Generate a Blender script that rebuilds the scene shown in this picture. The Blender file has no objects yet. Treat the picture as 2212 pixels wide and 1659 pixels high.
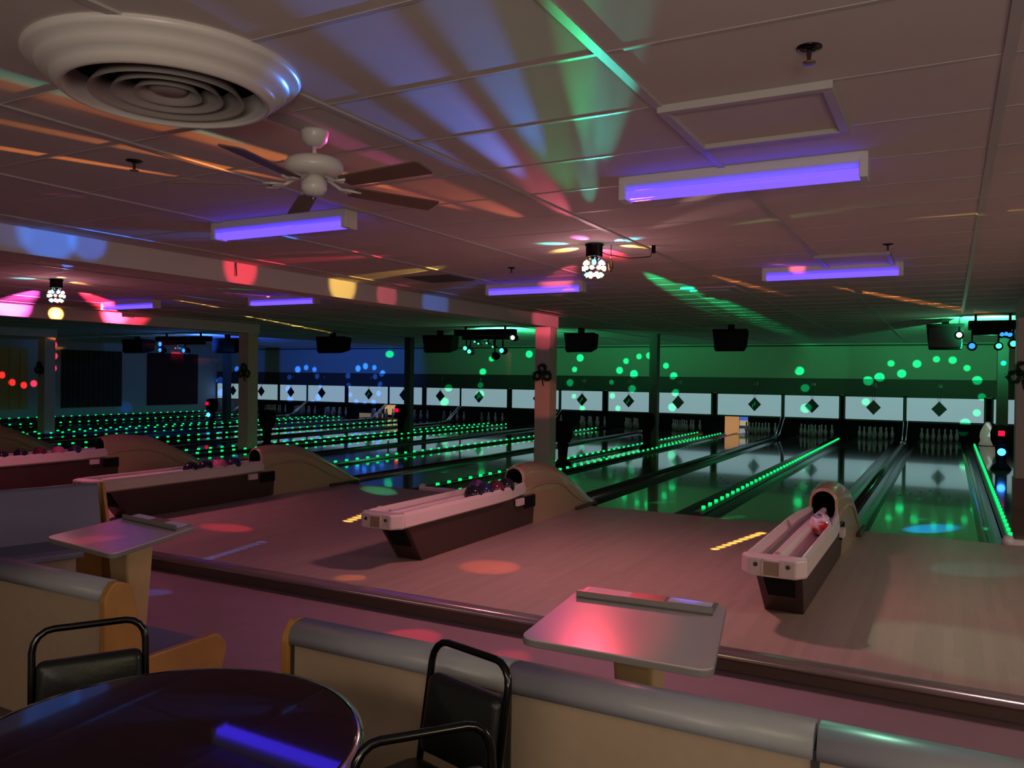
import bpy, bmesh, math, random
from mathutils import Vector, Matrix
random.seed(7)
S = bpy.context.scene
COL = S.collection
PI = math.pi

# ------------------------------------------------------------------ camera, world, exposure
F_PX, YAW, PITCH, ROLL = 1760.0, .4927, -.0089, .0125
CAM = Vector((.2479, -10.7809, 1.8295))
fw = Vector((-math.sin(YAW)*math.cos(PITCH), math.cos(YAW)*math.cos(PITCH), math.sin(PITCH)))
rt = Vector((math.cos(YAW), math.sin(YAW), 0)); up = rt.cross(fw)
R2 = rt*math.cos(ROLL)+up*math.sin(ROLL); U2 = -rt*math.sin(ROLL)+up*math.cos(ROLL)
cam = bpy.data.cameras.new('camera'); camo = bpy.data.objects.new('camera', cam); COL.objects.link(camo)
M = Matrix((R2, U2, -fw)).transposed().to_4x4(); M.translation = CAM
camo.matrix_world = M
cam.sensor_width = 36; cam.lens = F_PX/2212*36; cam.clip_start = .05; cam.clip_end = 200
S.camera = camo
def at(u, v, ax, val):
    d = fw+R2*((u-1106)/F_PX)-U2*((v-829.5)/F_PX); i = 'XYZ'.index(ax)
    return CAM+d*((val-CAM[i])/d[i])
W = bpy.data.worlds.new('world'); S.world = W; W.use_nodes = True
W.node_tree.nodes['Background'].inputs[0].default_value = (1, .80, .66, 1)
W.node_tree.nodes['Background'].inputs[1].default_value = .10
S.view_settings.view_transform = 'Standard'; S.view_settings.look = 'None'
S.view_settings.exposure = 0; S.view_settings.gamma = 1; S.view_settings.use_curve_mapping = False
try:
    S.cycles.use_denoising = True; S.cycles.use_light_tree = True
    S.cycles.sample_clamp_indirect = 3; S.cycles.max_bounces = 6
except Exception: pass

def area(name, loc, size, col, power, rot, sy=None):
    l = bpy.data.lights.new(name, 'AREA'); l.energy = power; l.color = col; l.shape = 'RECTANGLE'
    l.size = size; l.size_y = sy or size
    o = bpy.data.objects.new(name, l); COL.objects.link(o); o.location = loc; o.rotation_euler = rot
    return o
# dim warm ceiling lights of the concourse behind and beside the camera
area('concourse_lamp', (-1.5, -13.2, 2.6), 3.0, (1, .74, .56), 48, (math.radians(20), 0, 0), 1.0)
area('concourse_lamp', (4.2, -10.4, 2.4), 1.6, (1, .84, .45), 44, (math.radians(10), math.radians(35), 0), 1.6)

area('ceiling_fill', (1.6, -12.9, 1.7), 2.2, (1, .86, .76), 115, (math.radians(148), 0, 0), .8)  # added unseen fill, aimed upward to brighten the ceiling

# ------------------------------------------------------------------ helpers
def tag(o, label=None, cat=None, group=None, kind=None):
    if label: o['label'] = label
    if cat: o['category'] = cat
    if group: o['group'] = group
    if kind: o['kind'] = kind
    return o
def thing(name, label, cat, loc=(0, 0, 0), rz=0, group=None):
    o = bpy.data.objects.new(name, None); COL.objects.link(o); o.empty_display_size = .1
    o.location = loc; o.rotation_euler = (0, 0, rz)
    return tag(o, label, cat, group)
def copy_tree(o, parent=None, loc=None, rz=None):
    c = o.copy(); COL.objects.link(c); c.parent = parent
    if loc is not None: c.location = loc
    if rz is not None: c.rotation_euler = (0, 0, rz)
    for ch in list(o.children): copy_tree(ch, c)
    return c
class MB:
    def __init__(s): s.v = []; s.f = []; s.sm = []
    def add(s, vs, fs, smooth=False):
        b = len(s.v); s.v += [tuple(x) for x in vs]; s.f += [tuple(b+i for i in f) for f in fs]; s.sm += [smooth]*len(fs); return s
    def box(s, x0, x1, y0, y1, z0, z1, top=None):
        vs = [(x0,y0,z0),(x1,y0,z0),(x1,y1,z0),(x0,y1,z0),(x0,y0,z1),(x1,y0,z1),(x1,y1,z1),(x0,y1,z1)]
        return s.add(vs, [(0,3,2,1),(4,5,6,7),(0,1,5,4),(1,2,6,5),(2,3,7,6),(3,0,4,7)])
    def prism(s, poly, z0, z1, axis='Z', smooth=False):
        n = len(poly); P = []
        for z in (z0, z1):
            for a, b in poly: P.append({'Z': (a, b, z), 'X': (z, a, b), 'Y': (a, z, b)}[axis])
        return s.add(P, [tuple(range(n)), tuple(range(n, 2*n))]+[(i, (i+1) % n, n+(i+1) % n, n+i) for i in range(n)], smooth)
    def lathe(s, prof, c=(0, 0, 0), n=32, axis='Z', caps=True):
        vs = []
        for r, z in prof:
            for k in range(n):
                a = 2*PI*k/n; p = (r*math.cos(a), r*math.sin(a), z)
                if axis == 'X': p = (p[2], p[0], p[1])
                if axis == 'Y': p = (p[0], p[2], p[1])
                vs.append((p[0]+c[0], p[1]+c[1], p[2]+c[2]))
        fs = [(j*n+k, j*n+(k+1) % n, (j+1)*n+(k+1) % n, (j+1)*n+k) for j in range(len(prof)-1) for k in range(n)]
        if caps: fs += [tuple(range(n)), tuple((len(prof)-1)*n+k for k in range(n))]
        return s.add(vs, fs, True)
    def tube(s, pts, r, n=8, closed=False):
        pts = [Vector(p) for p in pts]; m = len(pts); vs = []; prev = None
        for i, p in enumerate(pts):
            a = pts[(i-1) % m] if (closed or i) else p; b = pts[(i+1) % m] if (closed or i < m-1) else p
            t = (b-a).normalized()
            if prev is None: nn = t.orthogonal().normalized()
            else:
                nn = prev-t*prev.dot(t); nn = nn.normalized() if nn.length > 1e-6 else t.orthogonal().normalized()
            prev = nn; bb = t.cross(nn); rr = r[i] if isinstance(r, (list, tuple)) else r
            vs += [p+(nn*math.cos(2*PI*k/n)+bb*math.sin(2*PI*k/n))*rr for k in range(n)]
        fs = [(i*n+k, i*n+(k+1) % n, ((i+1) % m)*n+(k+1) % n, ((i+1) % m)*n+k) for i in range(m if closed else m-1) for k in range(n)]
        if not closed: fs += [tuple(range(n)), tuple((m-1)*n+k for k in range(n))]
        return s.add(vs, fs, True)
    def loft(s, secs, closed=False, caps=True, smooth=True):
        n = len(secs[0]); vs = [p for q in secs for p in q]
        e = n if closed else n-1
        fs = [(j*n+k, j*n+(k+1) % n, (j+1)*n+(k+1) % n, (j+1)*n+k) for j in range(len(secs)-1) for k in range(e)]
        if caps: fs += [tuple(range(n)), tuple((len(secs)-1)*n+k for k in range(n))]
        return s.add(vs, fs, smooth)
    def build(s, name, mat, parent=None, bevel=0, seg=2, loc=None):
        me = bpy.data.meshes.new(name); me.from_pydata(s.v, [], s.f)
        me.polygons.foreach_set('use_smooth', s.sm)
        bm = bmesh.new(); bm.from_mesh(me); bmesh.ops.recalc_face_normals(bm, faces=bm.faces); bm.to_mesh(me); bm.free()
        me.materials.append(mat); o = bpy.data.objects.new(name, me); COL.objects.link(o)
        if parent: o.parent = parent
        if loc is not None: o.location = loc
        if bevel:
            m = o.modifiers.new('bevel', 'BEVEL'); m.width = bevel; m.segments = seg; m.limit_method = 'ANGLE'; m.angle_limit = math.radians(35)
        return o
def struct(name, mb, mat, bevel=0):
    o = mb.build(name, mat, None, bevel); o['kind'] = 'structure'; return o
def rpoly(pts, r, n=5):                      # round the corners of a polygon
    out = []; m = len(pts)
    for i in range(m):
        a, b, c = Vector(pts[i-1]), Vector(pts[i]), Vector(pts[(i+1) % m])
        p = b+(a-b).normalized()*r; q = b+(c-b).normalized()*r
        for k in range(n+1):
            t = k/n; out.append(tuple((1-t)**2*p+2*t*(1-t)*b+t*t*q))
    return out

# ------------------------------------------------------------------ materials
def mat(name, col, rough=.6, metal=0, noise=0, scale=8, bump=0, spec=.5, emit=None, es=0, coat=0):
    m = bpy.data.materials.new(name); m.use_nodes = True; nt = m.node_tree; b = nt.nodes['Principled BSDF']
    b.inputs['Base Color'].default_value = (*col, 1); b.inputs['Roughness'].default_value = rough
    b.inputs['Metallic'].default_value = metal; b.inputs['Specular IOR Level'].default_value = spec
    b.inputs['Coat Weight'].default_value = coat; b.inputs['Coat Roughness'].default_value = .05
    if emit: b.inputs['Emission Color'].default_value = (*emit, 1); b.inputs['Emission Strength'].default_value = es
    if noise or bump:
        tc = nt.nodes.new('ShaderNodeTexCoord'); n = nt.nodes.new('ShaderNodeTexNoise'); n.inputs['Scale'].default_value = scale
        n.inputs['Detail'].default_value = 4; nt.links.new(tc.outputs['Object'], n.inputs['Vector'])
        if noise:
            mx = nt.nodes.new('ShaderNodeMix'); mx.data_type = 'RGBA'; mx.inputs[6].default_value = (*[c*(1-noise) for c in col], 1)
            mx.inputs[7].default_value = (*[min(1, c*(1+noise)) for c in col], 1)
            nt.links.new(n.outputs['Fac'], mx.inputs[0]); nt.links.new(mx.outputs[2], b.inputs['Base Color'])
        if bump:
            bp = nt.nodes.new('ShaderNodeBump'); bp.inputs['Strength'].default_value = bump; bp.inputs['Distance'].default_value = .01
            nt.links.new(n.outputs['Fac'], bp.inputs['Height']); nt.links.new(bp.outputs['Normal'], b.inputs['Normal'])
    return m
def wood_boards(name, c1, c2, board, rough, coat=0, spec=.5):
    """narrow boards running along Y, each with its own tone, with grain"""
    m = bpy.data.materials.new(name); m.use_nodes = True; nt = m.node_tree; L = nt.links; N = nt.nodes; b = N['Principled BSDF']
    tc = N.new('ShaderNodeTexCoord'); sp = N.new('ShaderNodeSeparateXYZ'); L.new(tc.outputs['Object'], sp.inputs[0])
    dv = N.new('ShaderNodeMath'); dv.operation = 'DIVIDE'; dv.inputs[1].default_value = board; L.new(sp.outputs['X'], dv.inputs[0])
    fl = N.new('ShaderNodeMath'); fl.operation = 'FLOOR'; L.new(dv.outputs[0], fl.inputs[0])
    dy = N.new('ShaderNodeMath'); dy.operation = 'DIVIDE'; dy.inputs[1].default_value = 1.3; L.new(sp.outputs['Y'], dy.inputs[0])
    wn0 = N.new('ShaderNodeTexWhiteNoise'); wn0.noise_dimensions = '1D'; L.new(fl.outputs[0], wn0.inputs['W'])
    ad = N.new('ShaderNodeMath'); ad.operation = 'ADD'; L.new(dy.outputs[0], ad.inputs[0]); L.new(wn0.outputs['Value'], ad.inputs[1])
    fy = N.new('ShaderNodeMath'); fy.operation = 'FLOOR'; L.new(ad.outputs[0], fy.inputs[0])
    cb = N.new('ShaderNodeCombineXYZ'); L.new(fl.outputs[0], cb.inputs[0]); L.new(fy.outputs[0], cb.inputs[1])
    wn = N.new('ShaderNodeTexWhiteNoise'); wn.noise_dimensions = '2D'; L.new(cb.outputs[0], wn.inputs['Vector'])
    mp = N.new('ShaderNodeMapping'); mp.inputs['Scale'].default_value = (60, 2.5, 1); L.new(tc.outputs['Object'], mp.inputs[0])
    no = N.new('ShaderNodeTexNoise'); no.inputs['Scale'].default_value = 1; no.inputs['Detail'].default_value = 5; L.new(mp.outputs[0], no.inputs['Vector'])
    av = N.new('ShaderNodeMath'); av.operation = 'MULTIPLY_ADD'; av.inputs[1].default_value = .5; L.new(wn.outputs['Value'], av.inputs[0])
    hf = N.new('ShaderNodeMath'); hf.operation = 'MULTIPLY'; hf.inputs[1].default_value = .5; L.new(no.outputs['Fac'], hf.inputs[0]); L.new(hf.outputs[0], av.inputs[2])
    mx = N.new('ShaderNodeMix'); mx.data_type = 'RGBA'; mx.inputs[6].default_value = (*c1, 1); mx.inputs[7].default_value = (*c2, 1)
    L.new(av.outputs[0], mx.inputs[0]); L.new(mx.outputs[2], b.inputs['Base Color'])
    b.inputs['Roughness'].default_value = rough; b.inputs['Coat Weight'].default_value = coat; b.inputs['Coat Roughness'].default_value = .04
    b.inputs['Specular IOR Level'].default_value = spec
    return m
def glow(name, col, s): return mat(name, (.02, .02, .02), .5, emit=col, es=s)
CEIL = mat('ceiling_paint', (.58, .53, .50), .85, noise=.06, scale=3, bump=.15)
GRID = mat('batten_paint', (.47, .43, .41), .45)
WALLB = mat('back_wall_paint', (.42, .50, .40), .8, noise=.05)
WALLL = mat('left_wall_paint', (.45, .52, .58), .8, noise=.05)
DARKTR = mat('dark_trim', (.035, .03, .028), .6)
BEAMM = mat('beam_paint', (.62, .57, .52), .7, noise=.04, scale=2)
COLM = mat('column_paint', (.50, .42, .36), .55, noise=.05)
COLB = mat('column_skirt_wood', (.16, .07, .05), .5)
APPR = wood_boards('approach_boards', (.32, .235, .185), (.42, .31, .245), .06, .42, .0)
LANE = wood_boards('lane_boards', (.12, .085, .05), (.20, .14, .08), .028, .10, .6, .7)
LOWF = mat('lower_floor_tile', (.27, .18, .19), .45, noise=.12, scale=5)
STEPM = mat('step_nosing_strip', (.30, .21, .22), .20, metal=.55, spec=.9, noise=.1, scale=6)
RISER = mat('riser_wood', (.13, .08, .075), .55)
GUT = mat('gutter_black', (.02, .022, .022), .18, spec=.8)
RAIL = mat('divider_black', (.012, .014, .013), .25, spec=.7)
BLACK = mat('black_matte', (.006, .006, .006), .9, spec=.1)
PIT = mat('pit_black', (.008, .008, .009), .9, spec=.1)
CHROME = mat('chrome', (.75, .75, .76), .12, metal=1)
BCHROME = mat('black_nickel', (.045, .045, .045), .15, metal=1)
VINYL = mat('black_vinyl', (.010, .012, .011), .34, bump=.1, scale=60, spec=.35)
WHITEP = mat('white_plastic', (.66, .62, .58), .3, noise=.03)
RACKW = mat('rack_plastic', (.62, .50, .47), .28, noise=.03)
RACKIN = mat('rack_channel', (.40, .26, .26), .35)
RACKB = mat('rack_base_brown', (.045, .022, .018), .45)
HOODM = mat('hood_fiberglass', (.38, .24, .15), .30, noise=.05, coat=.3)
TANL = mat('tan_laminate', (.38, .29, .20), .5, noise=.08, scale=20)
CAPV = mat('grey_blue_vinyl', (.30, .31, .34), .35, noise=.05)
SEATV = mat('blue_grey_seat', (.15, .17, .23), .45, noise=.06)
ENDW = mat('amber_end_wood', (.42, .20, .05), .35, noise=.2, scale=9)
TLAM = mat('table_laminate', (.60, .52, .52), .22, noise=.02)
TEDGE = mat('table_edge', (.20, .19, .18), .4)
PEDT = mat('pedestal_laminate', (.48, .34, .16), .4, noise=.06)
PAPER = mat('white_paper', (.75, .72, .78), .7)
RTOP = mat('dark_table_top', (.006, .003, .005), .035, spec=.5)
FANBL = mat('fan_blade_wood', (.16, .09, .065), .5, noise=.15, scale=10)
TINSEL = mat('green_tinsel', (.01, .05, .015), .3, metal=.4)
PIN = mat('pin_white', (.34, .28, .27), .35)
LEDM = glow('led_green', (.0, 1.0, .16), 1.6)
TUBE = glow('blacklight_tube', (.06, .03, 1.0), 4.2)
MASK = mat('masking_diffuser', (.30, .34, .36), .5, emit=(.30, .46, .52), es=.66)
SOFF = mat('soffit_board', (.07, .06, .05), .6, noise=.15)

# ------------------------------------------------------------------ layout numbers
WORDS = 'zero one two three four five six seven eight nine ten eleven twelve thirteen fourteen fifteen sixteen seventeen'.split()
P_, G_ = 1.80, .781
def lx(n): return -.01-(16-n)*P_-math.floor((16-n)/4)*G_ if n <= 16 else -.01+P_+G_
ZC, YB, XL = 3.02, 16.82, -30.6
BAYS = [1.28, -6.70, -14.68, -22.66]                  # wide gaps with the columns
RET = [(lx(n)+lx(n+1))/2 for n in (15, 13, 11, 9, 7, 5, 3, 1)]   # gaps with a ball return
PAIR = [(lx(n)+lx(n+1))/2 for n in (14, 10, 6, 2)]

# ------------------------------------------------------------------ setting
struct('floor', MB().box(XL, 6, -5.24, 0, -.3, 0), APPR)
struct('floor', MB().box(XL, 6, -8.2, -5.24, -.34, -.14), LOWF)
struct('floor', MB().box(XL, 6, -13.5, -8.2, -.34, 0), mat('concourse_carpet', (.10, .07, .08), .9, noise=.3, scale=30))
struct('floor', MB().box(XL, 6, 0, 19, -.3, -.11), PIT)
struct('trim_1', MB().box(XL, 6, -5.262, -5.241, -.13, -.03), RISER)
struct('trim_2', MB().prism([(-5.262, -.048), (-5.298, -.046), (-5.305, -.040)]+[(-5.265-.040*math.cos(PI*k/16), -.034+.037*math.sin(PI*k/16)) for k in range(9)]+[(-5.20, .003), (-5.17, 0), (-5.17, -.001), (-5.26, -.001)], XL, 6, 'X', True), STEPM)
struct('ceiling', MB().box(XL, 6, -13.5, 19, ZC, ZC+.1), CEIL)
g = MB()
x = .421
while x > XL: g.box(x-.02, x+.02, -13.4, YB, ZC-.010, ZC+.002); x -= 1.313
g.box(1.734-.02, 1.734+.02, -13.4, YB, ZC-.010, ZC+.002)
y = -7.99-8*.656
while y < YB: g.box(XL, 6, y-.010, y+.010, ZC-.0025, ZC+.002); y += .656
struct('trim_3', g, GRID)
struct('wall_left', MB().box(XL-.1, XL, -13.5, 19, -.3, ZC), WALLL)
struct('wall_back', MB().box(XL, 6, YB+.12, YB+.2, 1.36, ZC), WALLB)
struct('trim_4', MB().box(XL, 6, YB+.08, YB+.12, 2.93, 2.975), DARKTR)
struct('trim_5', MB().box(XL, 6, YB+.04, YB+.119, 1.39, 1.90), SOFF)      # soffit board carrying the numbers
struct('wall_back', MB().box(XL, 6, 18.6, 18.7, -.3, ZC), PIT)
for k, bx in enumerate(BAYS):
    struct('trim_%d' % (6+k), MB().box(bx-.165, bx+.165, -13.4, 3.75, 2.80, ZC), BEAMM)

# ------------------------------------------------------------------ columns and poles
CW = ['farthest right beside lane sixteen', 'between lanes twelve and thirteen', 'between lanes eight and nine', 'between lanes four and five']
for k, bx in enumerate(BAYS):
    t = thing('column', 'beige square column standing '+['beside the outer gutter of lane sixteen', 'behind the ball return hood of lanes thirteen and fourteen', 'in the bay between lanes eight and nine', 'in front of the ribbed panels on the far wall'][k], 'column', (bx, 3.55, 0), 0, 'square ceiling columns')
    MB().box(-.16, .16, -.16, .16, -.11, 2.80).build('shaft', COLM, t, .008)
    if not k: MB().box(-.175, .175, -.175, .175, -.11, .42).build('skirt', COLB, t, .006)
    t = thing('steel_pole', 'slim dark ceiling pole '+['near the last lane with the blue lamp', 'crossing the masking panels of lanes eleven and twelve', 'crossing the masking panel of lane seven', 'close to the first masking panel'][k], 'pole', (bx, 10.2, 0), 0, 'slim poles halfway down the lanes')
    MB().box(-.11, .11, -.11, .11, -.1, ZC).build('shaft', mat('pole_paint', (.045, .045, .03), .5) if not k else bpy.data.materials['pole_paint'], t, .006)
# tinsel clovers
def clover(label, loc):
    t = thing('tinsel_clover', label, 'decoration', loc, 0, 'green tinsel clovers on the columns')
    mb = MB()
    for cx, cz, r in ((0, .12, .075), (-.11, -.02, .075), (.11, -.02, .075)):
        for k in range(230):
            a = random.random()*2*PI; rr = r+random.uniform(-.028, .028)
            p = Vector((cx+rr*math.cos(a), random.uniform(-.04, .01), cz+rr*math.sin(a)))
            d = Vector((random.uniform(-1, 1), random.uniform(-1, .2), random.uniform(-1, 1))).normalized()*.035; q = d.orthogonal().normalized()*.007
            mb.add([p-q, p+q, p+d+q*.2, p+d-q*.2], [(0, 1, 2, 3)])
        mb.tube([(cx+r*math.cos(a*PI/8), -.012, cz+r*math.sin(a*PI/8)) for a in range(16)], .018, 6, True)
    mb.build('leaves', TINSEL, t)
    MB().tube([(0, -.012, -.05), (.01, -.015, -.14), (.03, -.012, -.21)], .014, 6).build('stem', TINSEL, t)
    return t
p = at(1172, 810, 'Y', 3.37); clover('green tinsel clover on the pink lit column behind the ball return hood', (p.x, 3.37, p.z))
p = at(528, 805, 'Y', 3.37); clover('green tinsel clover on the column at the edge of the blue lit wall', (p.x, 3.37, p.z))
p = at(86, 798, 'Y', 3.37); clover('green tinsel clover on the column before the ribbed wall panels', (p.x, 3.37, p.z))
p = at(2209, 812, 'Y', 3.37); clover('green tinsel clover on the reddish column beside lane sixteen', (p.x, 3.37, p.z))

# ------------------------------------------------------------------ lanes
gp = [(-.83, -.02)]+[(-.705+.125*math.cos(PI+PI*k/8)*1.0, -.01-.075*math.sin(PI*k/8)) for k in range(9)]
lane_mb = MB().box(-.58, .58, .0, 16.4, -.10, 0)
dk = MB().box(-.58, .58, 16.4, 17.9, -.10, -.002)
gm = MB()
for sgn in (-1, 1):
    pr = [(sgn*(.58+.25*k/10), -.012-.075*math.sin(PI*k/10)) for k in range(11)]
    gm.loft([[(a, y, b) for a, b in pr] for y in (0, 17.9)], caps=False)
am = MB()
for i in range(-3, 4): am.prism([(i*.14-.02, 4.6-abs(i)*.3), (i*.14+.02, 4.6-abs(i)*.3), (i*.14, 4.75-abs(i)*.3)], .0002, .0012)
for n in list(range(16, 0, -1))+[17]:
    lab = 'glossy wooden bowling lane ending under header number '+WORDS[n] if n < 17 else 'glossy wooden bowling lane beyond the column with the wooden skirt'
    t = thing('bowling_lane', lab, 'lane', (lx(n), 0, 0), 0, 'bowling lanes')
    if n == 16:
        l0 = [lane_mb.build('lane_surface', LANE, t), dk.build('pin_deck', mat('pin_deck', (.10, .10, .10), .25), t), gm.build('gutters', GUT, t), am.build('arrow_marks', DARKTR, t)]
        l0[2].name = 'gutter_channel'
    else:
        for o in l0:
            c = o.copy(); COL.objects.link(c); c.parent = t
# dividers with or without LEDs
rl = MB().prism([(-.07, -.1), (-.07, .015), (-.045, .05), (.045, .05), (.07, .015), (.07, -.1)], 0, 16.3, 'Y')
led = MB().box(-.020, .020, -.026, .026, 0, .034)
led_me = None; rail_me = None
def led_rail(x, label):
    global led_me, rail_me
    t = thing('light_rail', label, 'light strip', (x, 0, 0), 0, 'black lane dividers with rows of green lights')
    if rail_me is None:
        rail_me = rl.build('rail', RAIL, t); led_me = led.build('led', LEDM, t, loc=(0, .35, .05)); k0 = 1
    else:
        c = rail_me.copy(); COL.objects.link(c); c.parent = t; k0 = 0
    for k in range(k0, 46):
        c = led_me.copy(); COL.objects.link(c); c.parent = t; c.location = (0, .35+.345*k, .05)
for x, a, b in zip(PAIR, ('fourteen', 'ten', 'six', 'two'), ('fifteen', 'eleven', 'seven', 'three')):
    led_rail(x, 'black divider with a row of green lights between lanes %s and %s' % (a, b))
for bx, a, b in zip(BAYS[1:], ('thirteen', 'nine', 'five'), ('twelve', 'eight', 'four')):
    led_rail(bx+.39-.01, 'black divider with green lights along the bay edge of lane '+a)
    led_rail(bx-.39+.01, 'black divider with green lights along the bay edge of lane '+b)
led_rail(.90, 'black divider with green lights along the outer gutter of lane sixteen')
led_rail(lx(1)-.9, 'black divider with green lights along the far wall beside lane one')
for k, bx in enumerate(BAYS):
    struct('floor', MB().box(bx-.31, bx+.31, .05, 16.4, -.11, -.01), LANE)
    t = thing('foul_line_curb', 'low white curb with a rounded end at the foul line '+['beside lane sixteen', 'beyond the nearest ball rack holding dark balls', 'between lanes eight and nine', 'between lanes four and five'][k], 'curb', (bx, 0, 0), 0, 'white curbs at the foul line')
    MB().box(-.40, .40, -.06, .02, 0, .07).build('bar', WHITEP, t, .015)
    MB().lathe([(.0, 0), (.06, 0), (.065, .05), (.045, .10), (.0, .115)], (-.42, -.02, 0), 16).build('end_knob', WHITEP, t)
# rounded return track covers between the lanes of a pair
for k, x in enumerate(RET):
    a, b = 15-2*k, 16-2*k
    t = thing('return_track_cover', 'dark rounded ball track cover between lanes %s and %s' % (WORDS[a], WORDS[b]), 'lane divider', (x, 0, 0), 0, 'rounded covers over the ball tracks')
    pr = [(-.068, -.1), (-.068, 0)]+[((.062*math.cos(PI-PI*i/8)), .02+.05*math.sin(PI*i/8)) for i in range(9)]+[(.068, 0), (.068, -.1)]
    MB().loft([[(p_, y_, q_) for p_, q_ in pr] for y_ in (.38, 15.3)]).build('cover', RAIL, t)
    for s in (-1, 1): MB().tube([(s*.06, .42, .012), (s*.06, 15.25, .012)], .007, 6).build('side_strip', GUT, t)
    # chrome lift rails at the pit
    t = thing('ball_lift_rails', 'slanted chrome ball lift rails at the pit between lanes %s and %s' % (WORDS[a], WORDS[b]), 'rails', (x, 0, 0), 0, 'chrome rails at the pits')
    for s in (-1, 1): MB().tube([(s*.05, 15.5, .06), (s*.05, 15.9, .12), (s*.05, 16.75, .62)], .022, 8).build('rail', CHROME, t)
    MB().box(-.08, .08, 15.35, 15.6, .0, .09).build('foot', CHROME, t, .01)

# ------------------------------------------------------------------ masking panels, header numbers, hanging diamonds
EDG = {1: (-30.5, -28.6), 2: (-28.5, -26.65), 3: (-26.5, -24.93), 4: (-24.83, -22.76), 5: (-22.55, -20.46), 6: (-20.36, -18.73), 7: (-18.5, -16.92), 8: (-16.84, -14.78), 9: (-14.55, -12.58), 10: (-12.47, -10.84),
       11: (-10.6, -9.02), 12: (-8.80, -6.88), 13: (-6.65, -4.58), 14: (-4.47, -2.82), 15: (-2.63, -.99), 16: (-.89, 1.15), 17: (1.40, 3.4)}
SIGNC = mat('sign_black', (.012, .012, .013), .5); SIGNB = mat('sign_brown', (.07, .035, .03), .5)
SIGNG = glow('sign_green_mark', (.0, .6, .12), .35); STR = mat('cord', (.12, .12, .12), .7)
def text_mesh(txt, size, depth=.004):
    cu = bpy.data.curves.new('t', 'FONT'); cu.body = txt; cu.size = size; cu.extrude = depth; cu.align_x = 'CENTER'; cu.align_y = 'CENTER'
    o = bpy.data.objects.new('t', cu); COL.objects.link(o); dg = bpy.context.evaluated_depsgraph_get(); me = bpy.data.meshes.new_from_object(o.evaluated_get(dg))
    bpy.data.objects.remove(o); return me
NUMC = mat('number_paint', (.75, .75, .70), .5)
soff = bpy.data.objects['trim_5']
for n, (a, b) in EDG.items():
    lab = 'white glowing masking panel above the pins of lane '+WORDS[n] if n < 17 else 'white glowing masking panel partly behind the pole beyond lane sixteen'
    t = thing('masking_panel', lab, 'panel', ((a+b)/2, YB, 0), 0, 'masking panels above the pins')
    w = (b-a)/2
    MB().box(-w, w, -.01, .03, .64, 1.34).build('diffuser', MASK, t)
    fr = MB().box(-w-.04, w+.04, -.015, .05, 1.34, 1.39).box(-w-.04, w+.04, -.015, .05, .59, .64)
    fr.box(-w-.05, -w, -.015, .05, .59, 1.39).box(w, w+.05, -.015, .05, .59, 1.39).build('frame', SOFF, t)
    if n < 17:
        t = thing('diamond_sign', ('dark brown' if n in (7, 12, 15) else 'black')+' diamond sign hanging on cords before masking panel '+WORDS[n], 'sign', (lx(n), YB-.12, 1.02), 0, 'diamond signs hanging before the masking panels')
        if n == 16: DX = -.01
        MB().prism([(-.21, 0), (0, -.23), (.21, 0), (0, .23)], -.012, .012, 'Y').build('board', SIGNB if n in (7, 12, 15) else SIGNC, t)
        for s in (-1, 1): MB().tube([(s*.03, 0, .19), (s*.05, .158, .86)], .005, 5).build('cord', STR, t)
        if n in (5, 8, 10, 11, 13):
            mk = MB().box(-.07, -.045, -.016, -.012, -.10, -.01).box(.0, .025, -.016, -.012, -.02, .08).box(-.04, .0, -.016, -.012, -.02, .0)
            mk.build('green_mark', SIGNG, t)
        o = bpy.data.objects.new('lane_number', text_mesh(str(n), .17)); COL.objects.link(o); o.parent = soff
        o.location = (lx(n), YB+.034, 1.70); o.rotation_euler = (PI/2, 0, 0); o.data.materials.append(NUMC)

# pins: ten behind each lane, low and dim under the panels
prof = [(.026, 0), (.045, .06), (.06, .12), (.056, .18), (.035, .24), (.024, .28), (.03, .33), (.028, .37), (.0, .395)]
pin0 = None
for n in range(16, 0, -1):
    for r in range(4):
        for k in range(r+1):
            x = lx(n)+(k-r/2)*.32; y = 16.95+r*.27
            if pin0 is None:
                pin0 = MB().lathe(prof, (0, 0, 0), 12).build('bowling_pin', PIN); c = pin0
            else: c = pin0.copy(); COL.objects.link(c)
            c.location = (x, y, -.002)
            tag(c, 'white bowling pin standing in the dark under masking panel '+WORDS[n], 'pin', 'pins of lane '+WORDS[n])

# pit boards and pale cover, glowing to stand for the light on them
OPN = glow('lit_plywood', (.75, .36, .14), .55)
a = at(1566, 900, 'Y', 17.95); b = at(1596, 940, 'Y', 17.95)
t = thing('service_board', 'orange lit plywood board standing in the pit gap beside lane thirteen', 'board', ((a.x+b.x)/2, 17.95, -.11))
w = (b.x-a.x)/2; MB().box(-w, w, 0, .03, 0, .72).build('board', OPN, t)
for i, (z0, z1, c) in enumerate(((.52, .72, (.10, .22, .9)), (.34, .52, (.75, .65, .35)), (.24, .34, (.03, .04, .04)), (.0, .24, (.45, .50, .62)))):
    MB().box(w+.02, w+.30, 0, .03, z0, z1).build('poster_stripe', glow('poster_%d' % i, c, .5), t)
a = at(831, 890, 'Y', 17.95); b = at(859, 890, 'Y', 17.95)
t = thing('service_board', 'pale yellow lit board in the pit beneath masking panels five and six', 'board', ((a.x+b.x)/2, 17.95, -.11))
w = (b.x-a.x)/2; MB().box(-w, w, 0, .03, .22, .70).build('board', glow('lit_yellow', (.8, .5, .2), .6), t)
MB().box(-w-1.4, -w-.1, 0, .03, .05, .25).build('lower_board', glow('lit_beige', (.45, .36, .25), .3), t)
t = thing('plastic_cover', 'crumpled pale plastic cover draped in the pit gap beside lane sixteen', 'cover', (1.24, 16.62, -.012), 0)
mb = MB(); secs = []
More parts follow.
